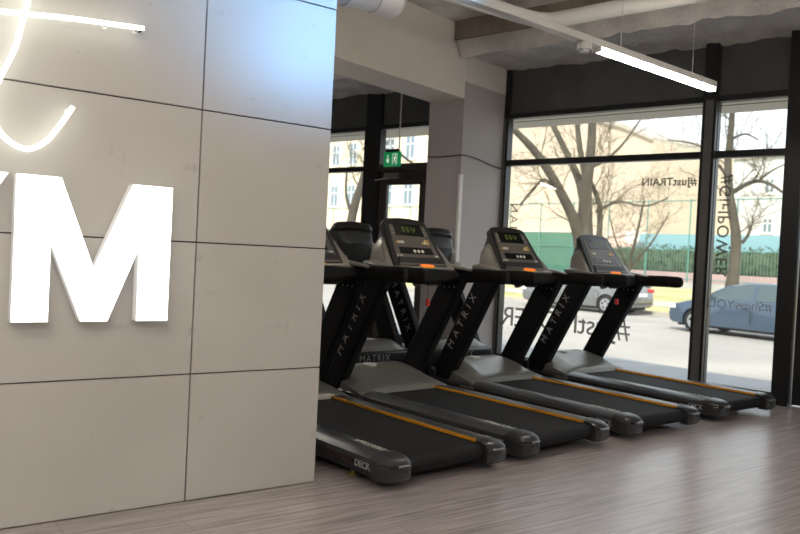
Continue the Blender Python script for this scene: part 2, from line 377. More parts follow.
# ------------------------------------------------------------------ illuminated letters and neon
def letter(name, polys, y, label):
    e = empty(name, (0, 0, 0))
    g = G(); s = G()
    for p in polys: g.prism(p, 'y', y, y + .008); s.prism(p, 'y', y + .008, WY - .012)
    g.build('lit_face', 'letterface', e, smooth=False); s.build('return', 'letterside', e, smooth=False)
    xs_ = [q[0] for q in polys[0]]; xc = sum(xs_) / len(xs_)
    for dx in (-.04, .04): G().tube([(xc + dx, WY - .015, 1.0), (xc + dx, WY + .002, 1.0)], .008, 8).build('wall_spacer', 'bolt', e)
    tag(e, label, 'sign letter', 'big illuminated letters on the panelled wall'); return e
LY = 3.345
letter('illuminated_letter', [[(.578, .843), (.578, 1.426), (.742, 1.426), (.882, 1.062), (1.028, 1.424), (1.200, 1.424), (1.200, .843), (1.066, .843), (1.066, 1.160), (.944, .843), (.838, .843), (.712, 1.162), (.712, .843)]], LY, 'large glowing white capital M standing off the panelled wall')
letter('illuminated_letter', [[(.548, 1.426), (.35, 1.08), (.35, .843), (.216, .843), (.216, 1.08), (.02, 1.426), (.18, 1.426), (.283, 1.22), (.388, 1.426)]], LY, 'glowing white capital Y at the left picture edge, only its arm tip seen')

def smooth_path(pts, n=8):
    P = [Vector(p) for p in pts]; out = []
    for i in range(len(P) - 1):
        p0, p1, p2, p3 = P[max(i - 1, 0)], P[i], P[i + 1], P[min(i + 2, len(P) - 1)]
        for k in range(n):
            t = k / n
            out.append(.5 * ((2 * p1) + (-p0 + p2) * t + (2 * p0 - 5 * p1 + 4 * p2 - p3) * t * t + (-p0 + 3 * p1 - 3 * p2 + p3) * t ** 3))
    out.append(P[-1]); return out
e = tag(empty('neon_script_sign'), 'white neon tube script letter curving above the big glowing M', 'neon sign')
ny = WY - .05
g = G(); g.tube(smooth_path([(x, ny, z) for x, z in [(.60, 2.42), (.612, 2.25), (.597, 2.108), (.581, 2.027), (.557, 1.913), (.509, 1.788), (.475, 1.69), (.490, 1.625), (.520, 1.578), (.560, 1.543), (.618, 1.527), (.679, 1.562), (.733, 1.637), (.779, 1.717)]]), .0095, 10)
g.build('neon_stroke', 'neon', e)
g = G(); g.tube([(.20, ny - .012, 2.01), (.5, ny - .012, 2.040), (.773, ny - .012, 2.070), (1.047, ny - .012, 2.089)], .0095, 10); g.build('neon_stroke', 'neon', e)
for p in ((.77, 1.70), (1.03, 2.088), (.55, 1.56), (.59, 2.07), (.9, 2.08)): 
    g = G(); g.tube([(p[0], ny, p[1]), (p[0], WY, p[1])], .005, 8); g.tube([(p[0], WY - .004, p[1]), (p[0], WY, p[1])], .014, 12); g.build('tube_holder', 'bolt', e)
g = G(); g.tube([(1.047, ny - .01, 2.089), (1.047, WY + .01, 2.085)], .004, 6); g.build('electrode_lead', 'black', e)

# ------------------------------------------------------------------ treadmills
def make_treadmill(key=False):
    e = empty('treadmill')
    # side skirts and base
    g = G(); g.box(-.30, .30, .2, 2.12, .06, .105); g.build('deck_frame', 'black', e, bevel=.006)
    # running belt around a rear roller
    g = G(); prof = [(1.85, .146), (.165, .146)]
    for k in range(9): a = PI / 2 + PI * k / 8; prof.append((.160 + .044 * math.cos(a), .102 + .044 * math.sin(a)))
    prof += [(1.85, .058)]
    g.prism(prof, 'x', -.288, .288); g.build('running_belt', 'belt', e, ang=40)
    for sx in (-1, 1):
        # side rail: curved gunmetal top
        sec = [(.292, .148), (.299, .163), (.33, .169), (.37, .168), (.415, .160), (.444, .142), (.448, .118), (.292, .118)]
        rings = []
        for y, k in ((.185, 1), (1.0, 1), (1.9, 1)): rings.append([(sx * x, y, z) for x, z in sec])
        r = G().loft(rings).build('side_rail', 'rail', e, ang=30)
        g = G(); g.box(.288, .2945, .20, 1.66, .148, .165); sx > 0 and g.build('rail_stripe', 'orange', r, smooth=False)
        g = G(); g.prism([(.19, .05), (2.10, .05), (2.14, .08), (2.12, .13), (.19, .13)], 'x', sx * .42, sx * .442); sk = g.build('side_skirt', 'skirt', e, bevel=.004)
        # rear end cap, rounded at its outer corner
        rings = []
        for x, y0, zt in ((.280, .092, .154), (.305, .078, .160), (.350, .076, .160), (.402, .079, .157), (.430, .092, .150), (.446, .125, .140), (.4505, .175, .134)):
            yf = .18 if x < .3 else (.20 if x < .33 else .225)
            rings.append([(sx * x, y0 + .012, .046), (sx * x, y0, .062), (sx * x, y0, .118), (sx * x, y0 + .012, .124), (sx * x, y0 + .004, .13), (sx * x, y0 + .02, zt - .008), (sx * x, min(y0 + .05, .21), zt + .006), (sx * x, yf, zt + .008 + (.004 if .3 < x < .43 else 0)), (sx * x, yf - .02, .046)])
        cp = G().loft(rings).build('end_cap', 'cap', e, ang=28)
        g = G(); g.box(min(sx * .300, sx * .375), max(sx * .300, sx * .400), .070, .10, .1205, .1315); g.build('cap_lip', 'lip', cp, bevel=.003)
        for xa in (.318, .352): G().box(min(sx * xa, sx * (xa + .014)), max(sx * xa, sx * (xa + .014)), .0755, .10, .088, .110).build('cap_slot', 'joint', cp, smooth=False)
        for y in (.42, 1.95):
            g = G(); g.tube([(sx * .40, y, 0), (sx * .40, y, .018)], .022, 14); g.tube([(sx * .40, y, .018), (sx * .40, y, .07)], .012, 8); g.build('levelling_foot', 'brass' if y < 1 else 'black', e)
    text('skirt_lettering', 'ULTIMATE', .050, 'letterdim', kids_by(e, 'side_skirt')[0], (-.4425, .615, .072), (0, -1, 0), (-1, 0, 0), .001, 1.0, .0005)
    text('skirt_lettering', 'DECK', .050, 'letterpaint', kids_by(e, 'side_skirt')[0], (-.4425, .355, .072), (0, -1, 0), (-1, 0, 0), .001, 1.0, .002)
    text('rail_lettering', 'MATRIX', .066, 'keyw', kids_by(e, 'side_rail')[0], (-.302, .25, .1712), (0, 1, 0), (0, 0, 1), .001, 1.05, 0)
    # motor hood
    st = [(1.585, .415, .165, .150), (1.60, .415, .185, .170), (1.70, .410, .222, .19), (1.80, .405, .258, .21), (1.90, .385, .284, .228), (1.98, .375, .296, .242), (2.06, .375, .298, .246), (2.11, .38, .282, .238), (2.14, .39, .238, .214), (2.16, .40, .205, .19)]
    rings = []
    for y, w, zt, ze in st:
        d = .0 if y < 1.59 else .012 * math.sin(min(1, (y - 1.58) / .4) * PI)
        row = []
        for k, t in enumerate((-1, -.93, -.72, -.62, -.35, 0, .35, .62, .72, .93, 1)):
            x = t * w
            if abs(t) > .97: z = ze - .02; x = t * (w + .03)
            elif abs(t) > .9: z = ze
            elif abs(t) > .7: z = zt - .004
            elif abs(t) > .6: z = zt - d
            else: z = zt - d * 1.2
            if y < 1.61: z += .012 * (1 - t * t); 
            yy = y + (.045 * (1 - t * t) if y < 1.65 else 0)
            row.append((x, yy, z))
        row += [(w + .035, y, .10), (-(w + .035), y, .10)]
        rings.append(row)
    h = G().loft(rings).build('motor_hood', 'hood', e, ang=50)
    g = G(); g.tube([(-.06, 2.0, .285), (-.06, 2.0, .302)], .055, 20); g.build('hood_badge', 'whitepaint', h); 
    # front bumper with lettering
    g = G(); g.prism([(2.09, .05), (2.175, .05), (2.19, .09), (2.185, .195), (2.15, .21), (2.09, .21)], 'x', -.44, .44); b = g.build('front_bumper', 'skirt', e, bevel=.012)
    text('bumper_lettering', 'MATRIX', .085, 'letterpaint', b, (.19, 2.1915, .105), (-1, 0, 0), (0, 1, 0), .001, 1.2, 0)
    # uprights
    for sx in (-1, 1):
        xo, xi = sx * .425, sx * .345
        g = G(); g.prism([(1.945, .09), (2.195, .09), (1.665, 1.01), (1.415, 1.01)], 'x', min(xo, xi), max(xo, xi)); u = g.build('upright', 'satin', e, bevel=.018, seg=3)
        dv = Vector((0, -.53, .92)).normalized(); up = Vector((0, .92, .53)).normalized()
        nx_ = Vector((sx, 0, 0))
        if sx < 0: x = dv; base = Vector((-.4262, 1.885, .38))
        else: x = -dv; base = Vector((.4262, 1.575, .90))
        text('upright_lettering', 'MATRIX', .098, 'letterpaint', u, base, x, nx_, .001, 1.78, .0)
        for k in range(3):
            g = G(); g.disc((xi, 1.50 + .055 * k, .945), (-sx, 0, 0), .0065, .004, 10); g.build('bolt', 'bolt', u)
        # handrail: padded bar toward the user
        rings = []
        for y, x, z, hh, hw in ((1.78, .36, 1.035, .030, .035), (1.66, .385, 1.035, .048, .05), (1.5, .40, 1.035, .054, .042), (1.35, .405, 1.042, .053, .036), (1.2, .41, 1.046, .053, .034), (1.06, .412, 1.046, .052, .034), (1.03, .412, 1.046, .046, .028), (1.012, .412, 1.045, .03, .018)):
            rings.append([(sx * x + hw * math.copysign(abs(math.cos(2 * PI * k / 16)) ** .7, math.cos(2 * PI * k / 16)), y, z + hh * math.copysign(abs(math.sin(2 * PI * k / 16)) ** .7, math.sin(2 * PI * k / 16))) for k in range(16)])
        hr = G().loft(rings).build('handrail', 'rubber', e, ang=50)
        # pewter arm wings running up to the console
        rings = []
        for y, x, z, hh, hw in ((1.36, .395, 1.080, .006, .028), (1.46, .385, 1.092, .014, .045), (1.56, .365, 1.098, .022, .062), (1.66, .34, 1.104, .028, .068), (1.76, .32, 1.10, .027, .05)):
            rings.append([(sx * x + hw * math.cos(2 * PI * k / 14), y, z + hh * math.sin(2 * PI * k / 14)) for k in range(14)])
        G().loft(rings).build('arm_wing', 'shell', e, ang=50)
    # cross bar under the console
    rings = []
    for x, y0, y1, z0, z1 in ((-.40, 1.48, 1.74, 1.0, 1.07), (-.30, 1.44, 1.78, .99, 1.085), (-.15, 1.40, 1.80, .975, 1.09), (0, 1.39, 1.81, .965, 1.092), (.15, 1.40, 1.80, .975, 1.09), (.30, 1.44, 1.78, .99, 1.085), (.40, 1.48, 1.74, 1.0, 1.07)):
        rings.append([(x, y0, z0 + .03), (x, y0 + .03, z0), (x, y1 - .04, z0), (x, y1, z0 + .03), (x, y1, z1), (x, y0 + .08, z1), (x, y0 + .01, z1 - .015)])
    cb = G().loft(rings).build('cross_bar', 'rubber', e, bevel=.006)
    g = G(); g.box(-.27, .27, 1.43, 1.60, 1.070, 1.100); lip = g.build('console_lip', 'shell', e, bevel=.012, seg=3)
    g = G()
    g.disc((0, 1.452, 1.099), (0, -.12, 1), .030, .012, 18); g.v = [(p[0] * 2.1, p[1], p[2]) for p in g.v]; sb = g.build('stop_button', 'stop', lip)
    g = G(); g.disc((0, 1.452, 1.093), (0, -.12, 1), .038, .008, 18); g.v = [(p[0] * 2.1, p[1], p[2]) for p in g.v]; g.build('button_ring', 'stopy', sb)
    # console slab, tilted back
    A = Vector((0, 1.50, 1.085)); T = Vector((0, .262, .385)).normalized(); N = Vector((1, 0, 0)).cross(T).normalized()   # N points to the user and up
    if N.y > 0: N = -N
    L = .455
    def q(u, v, w): return tuple(A + Vector((u, 0, 0)) + T * v + N * w)
    def outline(k=1., dv=0.):
        pts = [(-.272, 0), (.272, 0), (.262, .10), (.232, .30)]
        for i in range(7): a = i / 6 * PI / 2; pts.append((.150 + .068 * math.cos(a), L - .065 + .055 * math.sin(a)))
        pts += [(.05, L), (-.05, L)]
        for i in range(7): a = PI / 2 + i / 6 * PI / 2; pts.append((-.150 + .068 * math.cos(a), L - .065 + .055 * math.sin(a)))
        pts += [(-.232, .30), (-.262, .10)]
        return [(u * k, v + dv) for u, v in pts]
    g = G(); g.loft([[q(u, v, .0) for u, v in outline()], [q(u * 1.0, v, -.045) for u, v in outline()], [q(u * .9, v * .97, -.075) for u, v in outline()]])
    con = g.build('console', 'bezel', e, bevel=.005, ang=40)
    def plate(name, u0, u1, v0, v1, w, mt, par, tp=0.):
        g = G(); g.loft([[q(u0, v0, w0), q(u1, v0, w0), q(u1 - tp, v1, w0), q(u0 + tp, v1, w0)][::1] for w0 in (-.002, w)]); return g.build(name, mt, par, bevel=.002)
    plate('keypad_panel', -.222, .222, .085, .385, .004, 'panelgrey', con, .045)
    disp = plate('display', -.145, .145, .285, .395, .007, 'screen', con, .008)
    g = G()
    for i in range(9):
        for j in range(3):
            if random.random() < .75:
                u = -.066 + i * .0155; v = .318 + j * .017; hgt = .012
                g.add([q(u, v, .0082), q(u + .011, v, .0082), q(u + .011, v + hgt, .0082), q(u, v + hgt, .0082)], [(0, 1, 2, 3)])
    g.build('led_digits', 'led', disp, smooth=False)
    g = G()
    for sx in (-1, 1):
        for i in range(2):
            for j in range(3):
                u = sx * (.155 + .017 * i) - .004; v = .300 + j * .026
                g.add([q(u, v, .0065), q(u + .009, v, .0065), q(u + .009, v + .006, .0065), q(u, v + .006, .0065)], [(0, 1, 2, 3)])
    g.build('indicator_lights', 'keyw', con, smooth=False)
    def keys(name, lst, v, r, mt, par):
        for u in lst: c = Vector(q(u, v, .003)); g = G(); g.tube([c, c + N * .006], r, 12); g.build(name, mt, par)
    keys('round_key', (-.135, -.105, .12), .225, .013, 'keyw', con); keys('amber_key', (-.16, .14, .155, .10), .222, .011, 'keyy', con)
    keys('amber_key', (.13, .155), .245, .009, 'keyy', con)
    lp = plate('lower_keypad', -.17, .17, .120, .180, .007, 'screen', con, .006)
    keys('pale_key', (-.02, .02, .06), .145, .014, 'keyw', lp)
    keys('small_key', (-.20, -.17, .18, .20), .105, .008, 'keyw', con)
    g = G(); g.loft([[q(-.215, .030, w), q(.215, .030, w), q(.205, .092, w), q(-.205, .092, w)] for w in (-.002, .008)]); tr = g.build('reading_tray', 'black', con, bevel=.003)
    plate('tray_edge', -.232, .232, .012, .030, .022, 'panelgrey', con, .002)
    # rear shell
    o1 = [q(u * 1.04, v * .93 - .01, -.05) for u, v in outline()]; o2 = [q(u * .98, v * .86 - .005, -.10) for u, v in outline()]; o3 = [q(u * .90, v * .82, -.15) for u, v in outline()]; o4 = [q(u * .72, v * .76, -.19) for u, v in outline()]
    sh = G().loft([o1, o2, o3, o4]).build('rear_shell', 'shelldark', e, ang=50)
    for sx in (-1, 1):
        rings = []
        for v, u0, u1, w0, w1 in ((-.02, .20, .36, -.225, -.004), (.08, .20, .328, -.225, -.010), (.20, .195, .288, -.205, -.02), (.275, .19, .262, -.175, -.030), (.305, .185, .240, -.13, -.045)):
            rings.append([q(sx * u0, v, w0), q(sx * (u1 - .02), v, w0), q(sx * u1, v, w0 + .03), q(sx * u1, v, w1 - .008), q(sx * (u1 - .012), v, w1), q(sx * u0, v, w1 - .01)])
        G().loft(rings).build('shell_cheek', 'shell', sh, bevel=.006, ang=50)
    rings = []
    for v, r in ((-.02, .052), (.10, .050), (.18, .045), (.20, .036)):
        c = Vector(q(.10, v, -.19)); rings.append([tuple(c + Vector((1, 0, 0)) * r * math.cos(2 * PI * k / 16) + N * -1 * r * .8 * math.sin(2 * PI * k / 16)) for k in range(16)])
    G().loft(rings).build('cable_boss', 'shell', sh, ang=50)
    if key: add_key(e)
    return e
def add_key(e):
    g = G(); g.tube([(-.0, 1.43, .985), (0, 1.425, .84)], .0022, 6); k = g.build('safety_key', 'black', e)
    g = G(); g.tube([(0, 1.425, .86), (0, 1.425, .81)], .017, 12); g.build('key_grip', 'red', k)
def kids_by(e, n): return [c for c in kids(e) if c.name.split('.')[0] == n]

proto = make_treadmill()
FRONT = [(2.69, 3.03, 4.0), (3.705, 3.115, 4.6), (4.785, 3.18, 2.0), (5.99, 3.26, 1.1)]
BACK = [(3.79, 7.86, 184.), (4.72, 7.84, 185.5)]
labels = ['black treadmill nearest the panelled wall, partly hidden behind its end',
          'black treadmill second from the panelled wall, console in front of the exit door',
          'black treadmill third from the panelled wall, console in front of the column edge',
          'black treadmill closest to the street window, at the end of the front row']
blabels = ['rear row treadmill seen from behind, its console back left of the exit door',
           'rear row treadmill seen from behind, its console back against the grey column']
tms = []
for i, (x, y, a) in enumerate(FRONT):
    o = proto if i == 0 else copy_tree(proto)
    o.location = (x, y, 0); o.rotation_euler = (0, 0, R(a)); tag(o, labels[i], 'treadmill', 'front row of treadmills'); tms.append(o)
for i, (x, y, a) in enumerate(BACK):
    o = copy_tree(proto); o.location = (x, y, 0); o.rotation_euler = (0, 0, R(a))
    for c in kids(o):                                   # left raised on an incline: cover and bumper sit higher
        if c.name.split('.')[0] in ('motor_hood', 'front_bumper'): c.location.z += .095
    G().box(-.42, .42, 1.9, 2.16, .05, .16).build('lift_housing', 'skirt', o, bevel=.01)
    tag(o, blabels[i], 'treadmill', 'rear row of treadmills facing the other way')
add_key(tms[1]); add_key(tms[3])

# ------------------------------------------------------------------ overhead things
def linear_lamp(name, p0, p1, lit0, label, unlit=True):
    """white trunking hung on two wires, diffuser lit from lit0 to p1"""
    p0, p1 = Vector(p0), Vector(p1); d = (p1 - p0).normalized(); L = (p1 - p0).length; a = math.atan2(d.y, d.x)
    e = empty(name, tuple(p0), a)
    g = G(); g.box(0, L, -.032, .032, 0, .045); h = g.build('housing', 'whitepaint', e, bevel=.005)
    g = G(); g.box(lit0 + .01, L - .015, -.027, .027, -.026, .004); g.build('diffuser', 'lampon', e, bevel=.01, seg=3)
    G().box(lit0, lit0 + .015, -.032, .032, -.03, .01).build('end_plate', 'whitepaint', e, bevel=.004)
    G().box(L - .015, L, -.030, .030, -.028, .01).build('end_plate', 'whitepaint', e, bevel=.004)
    G().box(.05 if lit0 > 1 else lit0 + .02, L - .03, -.022, .022, .0452, .0456).build('added_uplight_strip', 'uplight', e, smooth=False)  # glowing strip added on top to brighten the ceiling
    for x in (lit0 + .25, L - .3):
        g = G(); g.tube([(x, 0, .04), (x, 0, CZ - p0.z)], .0022, 6); g.build('hanging_wire', 'bolt', e)
    if unlit:
        g = G(); g.tube([(lit0 - .12, 0, -.04), (lit0 - .12, 0, .004)], .045, 18); s = g.build('motion_sensor', 'whitepaint', e)
        g = G(); g.tube([(lit0 - .12, 0, -.055), (lit0 - .12, 0, -.035)], .028, 18); g.build('sensor_lens', 'duct', s)
    return tag(e, label, 'ceiling lamp')
linear_lamp('linear_lamp', (1.6, 3.02, 2.5), (5.14, 3.285, 2.5), 2.13, 'long white linear lamp glowing warm, hung beside the street window')
LL = [('linear_lamp', (.9, 7.32, 2.5), (3.42, 7.44, 2.5), .05, 'white linear lamp behind the panelled wall, only its end seen')]
for n_, a, b, c_, l_ in LL: linear_lamp(n_, a, b, c_, l_, False)
for k, (a, b, l_) in enumerate([((-2.6, 1.35, 2.75), (.7, 1.45, 2.75), 'unseen white linear lamp added over the aisle before the panelled wall'),
                  ((-2.6, -.6, 2.75), (.9, -.5, 2.75), 'unseen white linear lamp added behind the viewer, left half of the room'),
                  ((2.0, -1.3, 2.75), (5.2, -1.2, 2.75), 'unseen white linear lamp added behind the viewer, right half of the room')]):
    linear_lamp('linear_lamp', a, b, .05, l_, False)  # out-of-view lamps added to brighten the room
# blue accent spot
e = tag(empty('accent_spot', (2.4, 1.95, 2.33)), 'small blue accent spotlight near the ceiling before the panelled wall', 'spotlight')
g = G(); g.tube([(0, 0, CZ - 2.33), (0, 0, .06)], .008, 8); g.tube([(0, -.06, -.01), (0, .07, .02)], .04, 16); g.build('spot_body', 'frame', e)
g = G(); g.tube([(0, .070, .020), (0, .075, .021)], .034, 16); g.build('lens', 'spotblue', e)
sl = bpy.data.lights.new('blue_spot', 'SPOT'); sl.energy = 90; sl.color = (.20, .52, 1); sl.spot_size = R(74); sl.spot_blend = 1; sl.shadow_soft_size = .05
so = bpy.data.objects.new('blue_spot', sl); C.objects.link(so); so.parent = e; so.location = (0, .09, .024)
so.rotation_euler = (Vector((1.93, 3.42, 2.60)) - Vector((2.4, 2.04, 2.354))).to_track_quat('-Z', 'Y').to_euler()

# white ventilation duct and sprinkler pipes
e = tag(empty('ventilation_duct', (0, 0, 0)), 'fat white round duct under the ceiling above the panelled wall end', 'duct')
g = G(); g.tube([(-.5, 4.72, 3.04), (3.12, 4.72, 3.04)], .125, 28); g.build('duct_run', 'duct', e)
g = G(); g.tube([(3.10, 4.72, 3.04), (3.28, 4.72, 3.04), (3.31, 4.72, 3.04)], [.135, .135, .11], 28); g.build('duct_end', 'duct', e)
g = G(); g.tube([(2.86, 4.72, 3.04), (2.89, 4.72, 3.04)], .14, 28); g.build('duct_collar', 'duct', e)
e = tag(empty('water_pipe', (0, 0, 0)), 'white insulated pipe with a bend running under the rough ceiling', 'pipe')
g = G(); g.tube(smooth_path([(2.2, 4.86, 3.27), (4.2, 4.86, 3.27), (4.75, 4.86, 3.27), (4.95, 4.80, 3.27), (5.02, 4.62, 3.27), (5.14, 4.05, 3.27), (5.5, 2.5, 3.27), (6.1, 0, 3.27)], 5), .066, 14); g.build('pipe_run', 'whitepaint', e)
for (x, y) in ((4.0, 4.86), (5.2, 3.79)):
    g = G(); g.tube([(x, y, 3.27), (x, y, CZ)], .006, 6); g.build('pipe_hanger', 'bolt', e)
# cable round the column
g = GF(); zz = 2.262
g.tube(smooth_path([(7.30, 4.838, zz - .03), (7.0, 4.838, zz + .005), (6.80, 4.838, zz + .004), (6.788, 4.86, zz + .004), (6.788, 5.1, zz - .005), (6.788, 5.30, zz)], 4) , .006, 8)
g.tube([(7.28, 4.838, zz - .03), (7.62, 4.838, zz - .06)], .006, 8)
tag(g.build('black_cable', 'black'), 'thin black cable pinned around the grey column', 'cable')

# exit sign hung on a rod
P0 = FM @ Vector((6.9, 5.905, 0)); e = empty('exit_sign', (P0.x, P0.y, 2.19), math.atan2(FA.y, FA.x) - PI / 2)
# local y = along front, local x = outwards
g = G(); g.box(-.014, .014, -.125, .12, 0, .168); b = g.build('sign_panel', 'green', e, bevel=.003)
g = G(); g.box(-.03, .03, -.09, .085, .165, .20); g.build('sign_housing', 'frame', e, bevel=.004)
g = G(); g.tube([(0, -.095, .20), (0, -.095, CZ - 2.19)], .008, 8); g.build('hanging_rod', 'bolt', e)
g = G(); x = -.0158   # arrow, door and running figure
def flat(g, pts): g.add([(x, -p[0], p[1]) for p in pts], [tuple(range(len(pts)))])
flat(g, [(-.062, .135), (-.050, .135), (-.050, .075), (-.062, .075)]); flat(g, [(-.086, .085), (-.056, .035), (-.026, .085), (-.045, .079), (-.056, .062), (-.067, .079)])
flat(g, [(.012, .018), (.018, .018), (.018, .145), (.012, .145)]); flat(g, [(.018, .139), (.085, .139), (.085, .145), (.018, .145)]); flat(g, [(.079, .018), (.085, .018), (.085, .139), (.079, .139)])
flat(g, [(.040, .078), (.056, .078), (.060, .112), (.044, .112)]); flat(g, [(.048, .116), (.060, .116), (.060, .130), (.048, .130)])
flat(g, [(.040, .078), (.049, .078), (.034, .048), (.022, .040), (.020, .048), (.029, .054)]); flat(g, [(.048, .078), (.057, .078), (.068, .05), (.062, .026), (.055, .03), (.059, .05)])
flat(g, [(.044, .108), (.046, .1), (.030, .088), (.028, .094)]); flat(g, [(.060, .108), (.058, .1), (.072, .086), (.075, .092)])
g.build('exit_symbol', 'signwhite', b, smooth=False)
tag(e, 'green emergency exit sign with arrow and running figure hung on a rod', 'exit sign')

# ------------------------------------------------------------------ street
GZ = -.6
struct(GS().box(U - 30, 12.6, -80, 160, GZ - .3, GZ + .02).build('pavement', 'pavement', smooth=False))
struct(GS().box(12.6, 25.2, -80, 200, GZ - .3, GZ).build('road', 'asphalt', smooth=False))
g = GS(); g.box(25.2, 25.45, -80, 200, GZ - .3, GZ + .12); struct(g.build('kerb', 'kerb', smooth=False))
g = GS(); g.prism([(25.45, GZ - .3), (25.45, GZ + .08), (28.5, GZ + .12), (31, GZ + .2), (44.9, -.15), (140, -.1), (140, -1)], 'y', -80, 200); struct(g.build('lawn', 'grass', smooth=False))
g = GS(); g.prism([(28.6, -.475), (31, -.39), (31, -.37), (28.6, -.455)], 'y', -80, 200); struct(g.build('footpath', 'kerb', smooth=False))
# building plinth under the gym floor
struct(GF().box(U + .02, U + .12, S0, S1, GZ - .1, -.0).build('wall_plinth', 'plinth', smooth=False))

# low wall with railing, tall court fence
tag(GS().box(45, 45.3, 5, 75, -.3, .25).build('low_wall', 'plinth', smooth=False), 'low grey concrete wall along the far side of the lawn', 'wall')
tag(GS().box(45.6, 45.8, 5, 75, -.3, .85).build('low_wall', 'pinkwall', smooth=False), 'pink painted low wall below the hedge across the street', 'wall')
e = tag(empty('court_fence'), 'tall green steel court fence with posts across the street', 'fence')
for i in range(24):
    s = 5.1 + i * 3.05; GS().tube([(45.15, s, .2), (45.15, s, 5.5)], .045, 8).build('post', 'fence', e)
g = GS(); g.tube([(45.15, 5, 5.4), (45.15, 75, 5.4)], .04, 6); g.tube([(45.15, 5, 2.3), (45.15, 75, 2.3)], .03, 6); g.tube([(45.15, 5, .45), (45.15, 75, .45)], .03, 6); g.build('rail', 'fence', e)
g = GS()
for i in range(330): g.box(45.14, 45.16, 5 + i * .2, 5.018 + i * .2, .3, 2.3)
g.build('picket_bars', 'fence', e, smooth=False)['kind'] = 'stuff'
tag(GS().box(45.22, 45.24, 34.3, 75, .45, 3.3).build('green_windbreak', 'net', smooth=False), 'green windbreak net stretched on the court fence', 'net')
tag(GS().box(49, 49.2, 12, 33.0, -.2, 3.45).build('turquoise_hoarding', 'turq', smooth=False), 'turquoise hoarding behind the court hedge', 'hoarding')
tag(GS().box(44.95, 44.98, 29.95, 31.0, 2.6, 3.4).build('white_notice', 'white', smooth=False), 'white notice board on the court fence', 'notice')
# hedge
g = GS(); rings = []; N = 150
for i in range(N + 1):
    s = 8 + 27 * i / N; ring = []
    for k in range(14):
        a = 2 * PI * k / 14; r = 1 + .22 * noise.noise(Vector((s * 1.2, math.cos(a) * 2, math.sin(a) * 2)))
        ring.append((47.3 + .8 * math.cos(a) * r, s, .95 + 1.35 * math.sin(a) * r + .15 * noise.noise(Vector((s * .8, 0, 5)))))
    rings.append(ring)
g.loft(rings)
for i in range(5000):
    s = random.uniform(8, 35); a = random.uniform(0, 2 * PI); r = random.uniform(.95, 1.3)
    c = Vector((47.3 + .8 * math.cos(a) * r, s, .95 + 1.35 * math.sin(a) * r)); d1 = Vector([random.uniform(-1, 1) for _ in range(3)]).normalized() * .1; d2 = Vector([random.uniform(-1, 1) for _ in range(3)]).normalized() * .07
    g.add([c - d1, c + d2, c + d1, c - d2], [(0, 1, 2, 3)])
tag(g.build('clipped_hedge', 'hedge', smooth=False), 'dark green hedge behind the railing across the street', 'hedge')

# buildings
def building(label, u, s0, s1, h, wallm, wins, base=None, depth=14, top=None):
    e = tag(empty('apartment_building'), label, 'building')
    top = top or [(s1, h), (s0, h)]
    def PR(a, b, lo, hi):
        g = GS(); g.loft([[(a, s, z) for s, z in lo + hi], [(b, s, z) for s, z in lo + hi]]); return g
    PR(u, u + depth, [(s0, -.5), (s1, -.5)], top).build('wall', wallm, e, smooth=False)
    PR(u - .3, u + depth + .3, [(s, z) for s, z in top[::-1]], [(s, z + .3) for s, z in top]).build('roof_edge', 'kerb', e, smooth=False)
    if base: GS().box(u - .05, u + .2, s0, s1, -.5, base).build('base_course', 'pinkbase', e, smooth=False)
    for (a, b, z0, z1) in wins:
        g = GS(); t = .12
        g.box(u - .06, u + .05, a, b, z0, z0 + t); g.box(u - .06, u + .05, a, b, z1 - t, z1); g.box(u - .06, u + .05, a, a + t, z0, z1); g.box(u - .06, u + .05, b - t, b, z0, z1)
        g.box(u - .06, u + .05, (a + b) / 2 - t / 2, (a + b) / 2 + t / 2, z0, z1); g.box(u - .06, u + .05, a, b, z0 + (z1 - z0) * .62, z0 + (z1 - z0) * .62 + t); g.box(u - .2, u + .05, a - .15, b + .15, z0 - .12, z0)
        f = g.build('window', 'white', e, smooth=False)
        GS().box(u - .02, u + .04, a + .05, b - .05, z0 + .05, z1 - .05).build('pane', 'pane_far', f, smooth=False)
    return e
building('peach rendered block across the street behind the large bare tree', 60, 39.0, 63, 15.0, 'peach', [], base=4.2, top=[(63, 17.2), (52, 16.6), (42, 13.4), (39, 12.1)])
wn = []
for k in range(8):
    for z in (7.0, 12.5, 18.0): wn.append((71.3 + 3.9 * k, 73.1 + 3.9 * k, z, z + 2.9))
building('cream apartment block with white windows seen through the exit door', 60, 66, 125, 23, 'cream', wn, base=5.2)
wn = []
for k in range(5):
    for z in (5.2, 9.4): wn.append((34 + 4.6 * k, 35.1 + 4.6 * k, z, z + 1.6))
building('pale grey block standing furthest back at the right', 82, 22, 58, 13.2, 'greyrender', wn)

